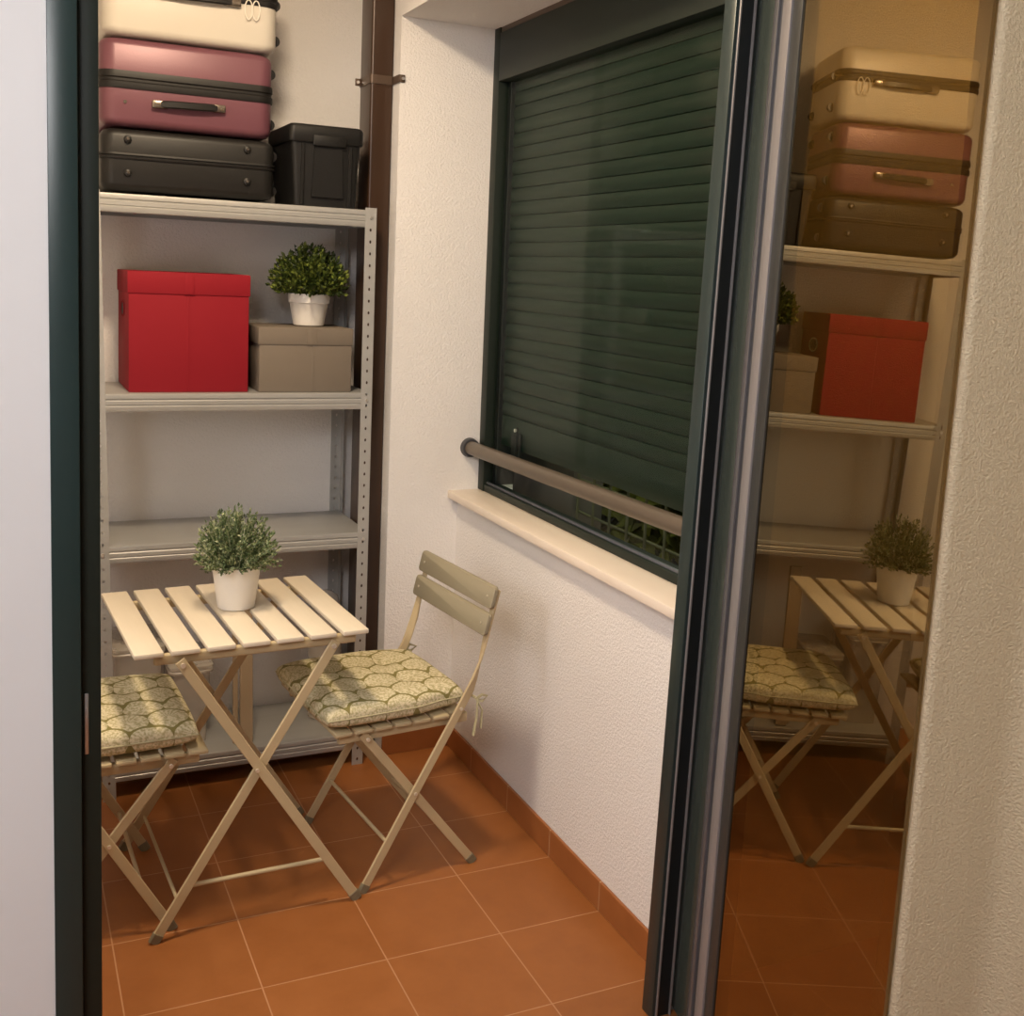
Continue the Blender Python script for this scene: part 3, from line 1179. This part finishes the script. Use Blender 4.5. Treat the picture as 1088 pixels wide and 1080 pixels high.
def tleg(x0, z0, x1, z1, yq):
    bm = B()
    bar(bm, [(x0, yq, z0 + .012), (x1, yq, z1)], (1, 0, 0), .025, LT, .2)
    l = obj('leg', bm, 'leg_beige', tbl)
    d = Vector((x1 - x0, 0, z1 - z0)).normalized()
    bm = B()
    bar(bm, [Vector((x0, yq, z0 + .012)) - d * .012, Vector((x0, yq, z0 + .012)) + d * .012], (1, 0, 0), [.026, .029], [.012, .015], .25)
    obj('foot_cap', bm, 'foot_plastic', l)
    bm = B()
    cyl(bm, Vector((x1, yq - .0060 * (1 if yq < 0 else -1), z1)) - d * .012, (0, 1, 0), .006, .006, 12)
    obj('bolt', bm, 'screw', l)
    return l


# two crossed pairs; the second leg of each pair runs just in front of the first
for yq, s in ((YN, -1), (YF, 1)):
    tleg(-.236, 0.0, .205, TZ - .027, yq + .010 * (-s))
    l = tleg(.270, 0.0, -.184, TZ - .027, yq)
    bm = B()
    cyl(bm, (.004, yq + s * .0055, .408), (0, 1, 0), .005, .006, 12)
    obj('pivot_rivet', bm, 'screw', l)
bm = B()
tube(bm, [(-.158, YN + .0185, .128), (.190, YN + .0185, .122)], .0060, 12)
obj('stretcher', bm, 'rail_beige', tbl)
bm = B()
tube(bm, [(-.1815, YN + .010, .09), (-.1815, YF - .010, .09)], .0045, 12)
obj('stretcher', bm, 'rail_beige', tbl)
tbl.location = (-0.881, 0.243, 0)
tbl.rotation_euler = (0, 0, math.radians(3.0))

# ------------------------------------------------------------------ folding chairs
CO = Vector((-0.44, 0.215, 0))


def make_chair():
    t = empty('folding_chair', tuple(CO))
    YA, YB_ = 0.004, 0.016          # near pair: long back leg outside, seat leg inside
    FA, FB = 0.430, 0.418
    # long legs: straight to the seat, a quarter twist, then up to the backrest slats
    for ya, s in ((YA, -1), (FA, 1)):
        P = [(-.583, ya, .010), (-.445, ya, .243), (-.300, ya, .486), (-.280, ya, .520), (-.268, ya, .550), (-.250, ya, .605), (-.236, ya, .665), (-.218, ya, .740), (-.203, ya, .795)]
        wd = [(1, 0, 0), (1, 0, 0), (1, 0, 0), (1, .0, 0), (.9, .5 * -s, 0), (.45, .9 * -s, 0), (0, -s, 0), (0, -s, 0), (0, -s, 0)]
        bm = B()
        bar(bm, P, wd, [.024] * 6 + [.022, .021, .020], .008, .2)
        l = obj('back_leg', bm, 'leg_beige', t)
        bm = B()
        d = (Vector(P[1]) - Vector(P[0])).normalized()
        bar(bm, [Vector(P[0]) - d * .011, Vector(P[0]) + d * .014], (1, 0, 0), [.025, .028], [.013, .015], .25)
        obj('foot_cap', bm, 'foot_plastic', l)
        for cx_, cz_ in ((-.4385, .2505), (-.3080, .4700)):
            bm = B()
            cyl(bm, (cx_, ya + s * .0055, cz_), (0, 1, 0), .0046, .005, 12)
            obj('rivet', bm, 'screw', l)
    for yb, s in ((YB_, -1), (FB, 1)):
        bm = B()
        bar(bm, [(-.250, yb, .010), (-.592, yb, .442)], (1, 0, 0), .024, .008, .2)
        l = obj('seat_leg', bm, 'leg_beige', t)
        bm = B()
        d = Vector((-.342, 0, .432)).normalized()
        bar(bm, [Vector((-.250, yb, .010)) - d * .011, Vector((-.250, yb, .010)) + d * .014], (1, 0, 0), [.025, .028], [.013, .015], .25)
        obj('foot_cap', bm, 'foot_plastic', l)
        bm = B()
        cyl(bm, (-.582, yb - .0165 if s < 0 else yb + .0165, .431), (0, 1, 0), .005, .006, 12)
        obj('bolt', bm, 'screw', l)
    bm = B()
    tube(bm, [(-.515, YA, .125), (-.515, FA, .125)], .0055, 10)
    obj('front_stretcher', bm, 'leg_beige', t)
    bm = B()
    tube(bm, [(-.318, YB_, .098), (-.318, FB, .098)], .0055, 10)
    obj('rear_stretcher', bm, 'leg_beige', t)
    for yq in (.0225, .394):
        bm = B()
        box(bm, -.655, -.275, yq, yq + .018, .420, .4475, .004, 2)
        obj('seat_rail', bm, 'rail_beige', t)
    for i in range(7):
        x0 = -.672 + i * .0565
        bm = B()
        box(bm, x0, x0 + .0475, .002 if i < 6 else .022, .432 if i < 6 else .412, .4480, .4585, .003, 2)
        obj('seat_slat', bm, 'rail_beige', t)
    # backrest slats, slightly reclined, in front of the uprights
    for z0, z1, xa, xb in ((.672, .732, -.2475, -.2330), (.746, .806, -.2300, -.2155)):
        bm = B()
        rings = []
        hw = .0065
        Y0, Y1, r = -.012, .446, .010
        zc, hh = (z0 + z1) / 2, (z1 - z0) / 2
        out = rrect(Y0, Y1, -hh, hh, r, 4)
        for off, ins in ((-hw, .002), (-hw + .002, 0), (hw - .002, 0), (hw, .002)):
            ring = []
            for y_, w_ in out:
                yc2 = (Y0 + Y1) / 2
                yy = yc2 + (y_ - yc2) * (1 - ins / .22)
                ww = w_ * (1 - ins / hh)
                ring.append(((xa + xb) / 2 + (xb - xa) * .5 * ww / hh + off, yy, zc + ww))
            rings.append(ring)
        loft(bm, rings)
        s_ = obj('backrest_slat', bm, 'slat_olive', t)
        for yq in (.018, .416):
            bm = B()
            cyl(bm, ((xa + xb) / 2 - hw - .0005, yq, zc), (1, 0, 0), .0035, .003, 10)
            obj('slat_screw', bm, 'screw', s_)
    return t


chair = make_chair()
G_CH = 'folding chairs at the slatted table'
tag(chair, 'folding slatted chair with its backrest by the white parapet', 'chair', G_CH)
chair.location = (CO.x - 0.0215 + .014, CO.y + 0.016, 0)
chair.rotation_euler = (0, 0, math.radians(6.0))
chair2 = copy_tree(chair)
tag(chair2, 'folding slatted chair left of the table, partly behind door jamb', 'chair', G_CH)
chair2.location = (-1.212, 0.224, 0)
chair2.rotation_euler = (0, 0, math.pi + math.radians(2))


# ------------------------------------------------------------------ seat cushions
def make_cushion():
    t = empty('seat_cushion', (0, 0, 0))
    bm = B()
    nx = 44
    hx, hy, hz = .209, .214, .039
    tufts = [(-.07, -.07), (.07, -.07), (-.07, .07), (.07, .07)]

    def P(u, v, top):
        # superellipse outline so that the corners stay square but soft
        q = min(max((u - .20) / .50, 0), 1)
        x, y = u * hx - .004, v * hy * (1 - .085 * q * q * (3 - 2 * q))     # drawn in between the back legs
        ax = (1 - abs(u) ** 5) ** .5
        ay = (1 - abs(v) ** 5) ** .5
        k = (ax * ay) ** .55
        pull = 1 - .035 * (abs(u * v)) ** 3 - .018 * ((1 - v * v) * abs(u) ** 6 + (1 - u * u) * abs(v) ** 6)
        x *= pull
        y *= pull
        if top:
            z = hz + hz * k
            for tx, ty in tufts:
                d2 = (x - tx) ** 2 + (y - ty) ** 2
                z -= .016 * math.exp(-d2 / .0009) + .002 * math.exp(-abs(x - tx) / .012) * k * .5
            z += .0016 * math.sin(31 * x + 3) * math.sin(27 * y + 1) * k
        else:
            z = hz - hz * k * .93
        return Vector((x, y, z))
    grid = {}
    for top in (1, 0):
        for i in range(nx + 1):
            for j in range(nx + 1):
                u, v = -math.cos(math.pi * i / nx), -math.cos(math.pi * j / nx)
                edge = i in (0, nx) or j in (0, nx)
                key = (i, j, 1 if edge else top)
                if key not in grid:
                    grid[key] = bm.verts.new(P(u, v, top))
        for i in range(nx):
            for j in range(nx):
                q = []
                for a, b_ in ((i, j), (i + 1, j), (i + 1, j + 1), (i, j + 1)):
                    edge = a in (0, nx) or b_ in (0, nx)
                    q.append(grid[(a, b_, 1 if edge else top)])
                bm.faces.new(q)
    pad = obj('pad', bm, 'shell_print_fabric', t, angle=80)
    # piping seam round the edge
    bm = B()
    pts = []
    for (ua, va_, ub, vb_) in ((-1, -1, 1, -1), (1, -1, 1, 1), (1, 1, -1, 1), (-1, 1, -1, -1)):
        for k in range(24):
            s = k / 24
            p = P(ua + (ub - ua) * s, va_ + (vb_ - va_) * s, 1)
            pts.append((p.x, p.y, p.z))
    pts.append(pts[0])
    tube(bm, pts, .0026, 6, False)
    obj('piping', bm, 'tie_cloth', pad)
    # tie strings at the two back corners, knotted round the back legs
    for s in (-1, 1):
        bm = B()
        x0, y0 = hx * .93, s * hy * .86
        z0 = hz
        yk = s * .221
        xk = hx + .000
        bar(bm, [(x0 - .006, y0, z0), (xk + .006, y0 + s * .004, z0 + .002), (xk + .009, yk - s * .004, z0 + .002), (xk + .010, yk + s * .006, z0)], (0, 0, 1), .008, .003)
        bar(bm, [(xk + .006, yk + s * .004, z0), (xk + .020, yk + s * .012, z0 + .014), (xk + .040, yk + s * .008, z0 + .006), (xk + .024, yk + s * .010, z0 - .006), (xk + .008, yk + s * .006, z0)], (0, 0, 1), .008, .003)
        bar(bm, [(xk + .008, yk + s * .006, z0), (xk + .022, yk + s * .014, z0 - .030), (xk + .018, yk + s * .016, z0 - .080)], (0, 1, 0), [.006, .009, .010], .0025)
        bar(bm, [(xk + .010, yk + s * .006, z0), (xk + .006, yk + s * .014, z0 - .045), (xk - .004, yk + s * .015, z0 - .098)], (0, 1, 0), [.006, .009, .011], .0025)
        obj('tie', bm, 'tie_cloth', t)
    return t


cush = make_cushion()
G_CU = 'shell print cushions on the chairs'
tag(cush, 'olive and cream shell print cushion on chair by the parapet', 'cushion', G_CU)
cush.location = (-0.495, 0.2175, 0.4590)
cush.rotation_euler = (0, 0, math.radians(6.0))
cush2 = copy_tree(cush)
tag(cush2, 'olive and cream shell print cushion on left chair beside jamb', 'cushion', G_CU)
cush2.location = (-1.210, 0.2220, 0.4590)
cush2.rotation_euler = (0, 0, math.pi + math.radians(2))
for ch in cush2.children:            # this pad lies the other way round, its shells facing the same way as its neighbour's
    if ch.name.startswith('pad'):
        ch.data = ch.data.copy()
        ch.data.transform(Matrix.Rotation(math.pi, 4, 'Z'))
        ch.rotation_euler = (0, 0, math.pi)
        for pp in ch.children:
            pp.rotation_euler = (0, 0, math.pi)

# ------------------------------------------------------------------ things on the bottom shelf
Z0 = 0.1115


def clear_box(x0, x1, y0, y1, z1, label):
    t = thing('plastic_storage_box', ((x0 + x1) / 2, (y0 + y1) / 2, Z0), label, 'storage box', 'clear boxes on the bottom shelf')
    bm = B()
    rprism(bm, x0 + .008, x1 - .008, y0 + .008, y1 - .008, Z0, z1 - .02, .02, .012)
    obj('tub', bm, 'clear_plastic', t)
    bm = B()
    loft(bm, [[(x, y, z_) for x, y in rrect(x0 + i_, x1 - i_, y0 + i_, y1 - i_, .022, 5)] for z_, i_ in ((z1 - .026, .001), (z1 - .020, 0), (z1 - .016, .003), (z1 - .012, 0), (z1 - .003, 0), (z1, .004))])
    o_ = obj('lid', bm, 'clear_plastic', t)
    return t


clear_box(-1.125, -0.965, 0.86, 1.11, 0.452, 'taller clear plastic storage box at left end of bottom shelf')
clear_box(-0.955, -0.815, 0.86, 1.11, 0.375, 'lower clear plastic storage box on bottom shelf behind the table legs')
bd = thing('wooden_board', (-0.715, 0.85, Z0), 'narrow beige board standing upright on bottom shelf behind table', 'board')
bm = B()
bar(bm, [(-.722, .805, Z0 + .003), (-.722, .845, .700)], (1, 0, 0), .040, .016, .1)
obj('board', bm, 'board_beige', bd)
bm = B()
bar(bm, [(-.752, .829, Z0 + .003), (-.752, .869, .640)], (1, 0, 0), .016, .014, .1)
obj('edge_strip', bm, 'board_beige', bd)
jt = tag(empty('plastic_jar', (-0.425, 0.97, Z0)), 'clear rounded plastic jar on bottom shelf beside right post', 'jar')
bm = B()
lathe(bm, [(.050, 0), (.056, .006), (.058, .33), (.054, .39), (.040, .43), (.018, .446), (.002, .45)], (-0.425, 0.97, Z0), 32)
obj('jar_body', bm, 'clear_plastic', jt)
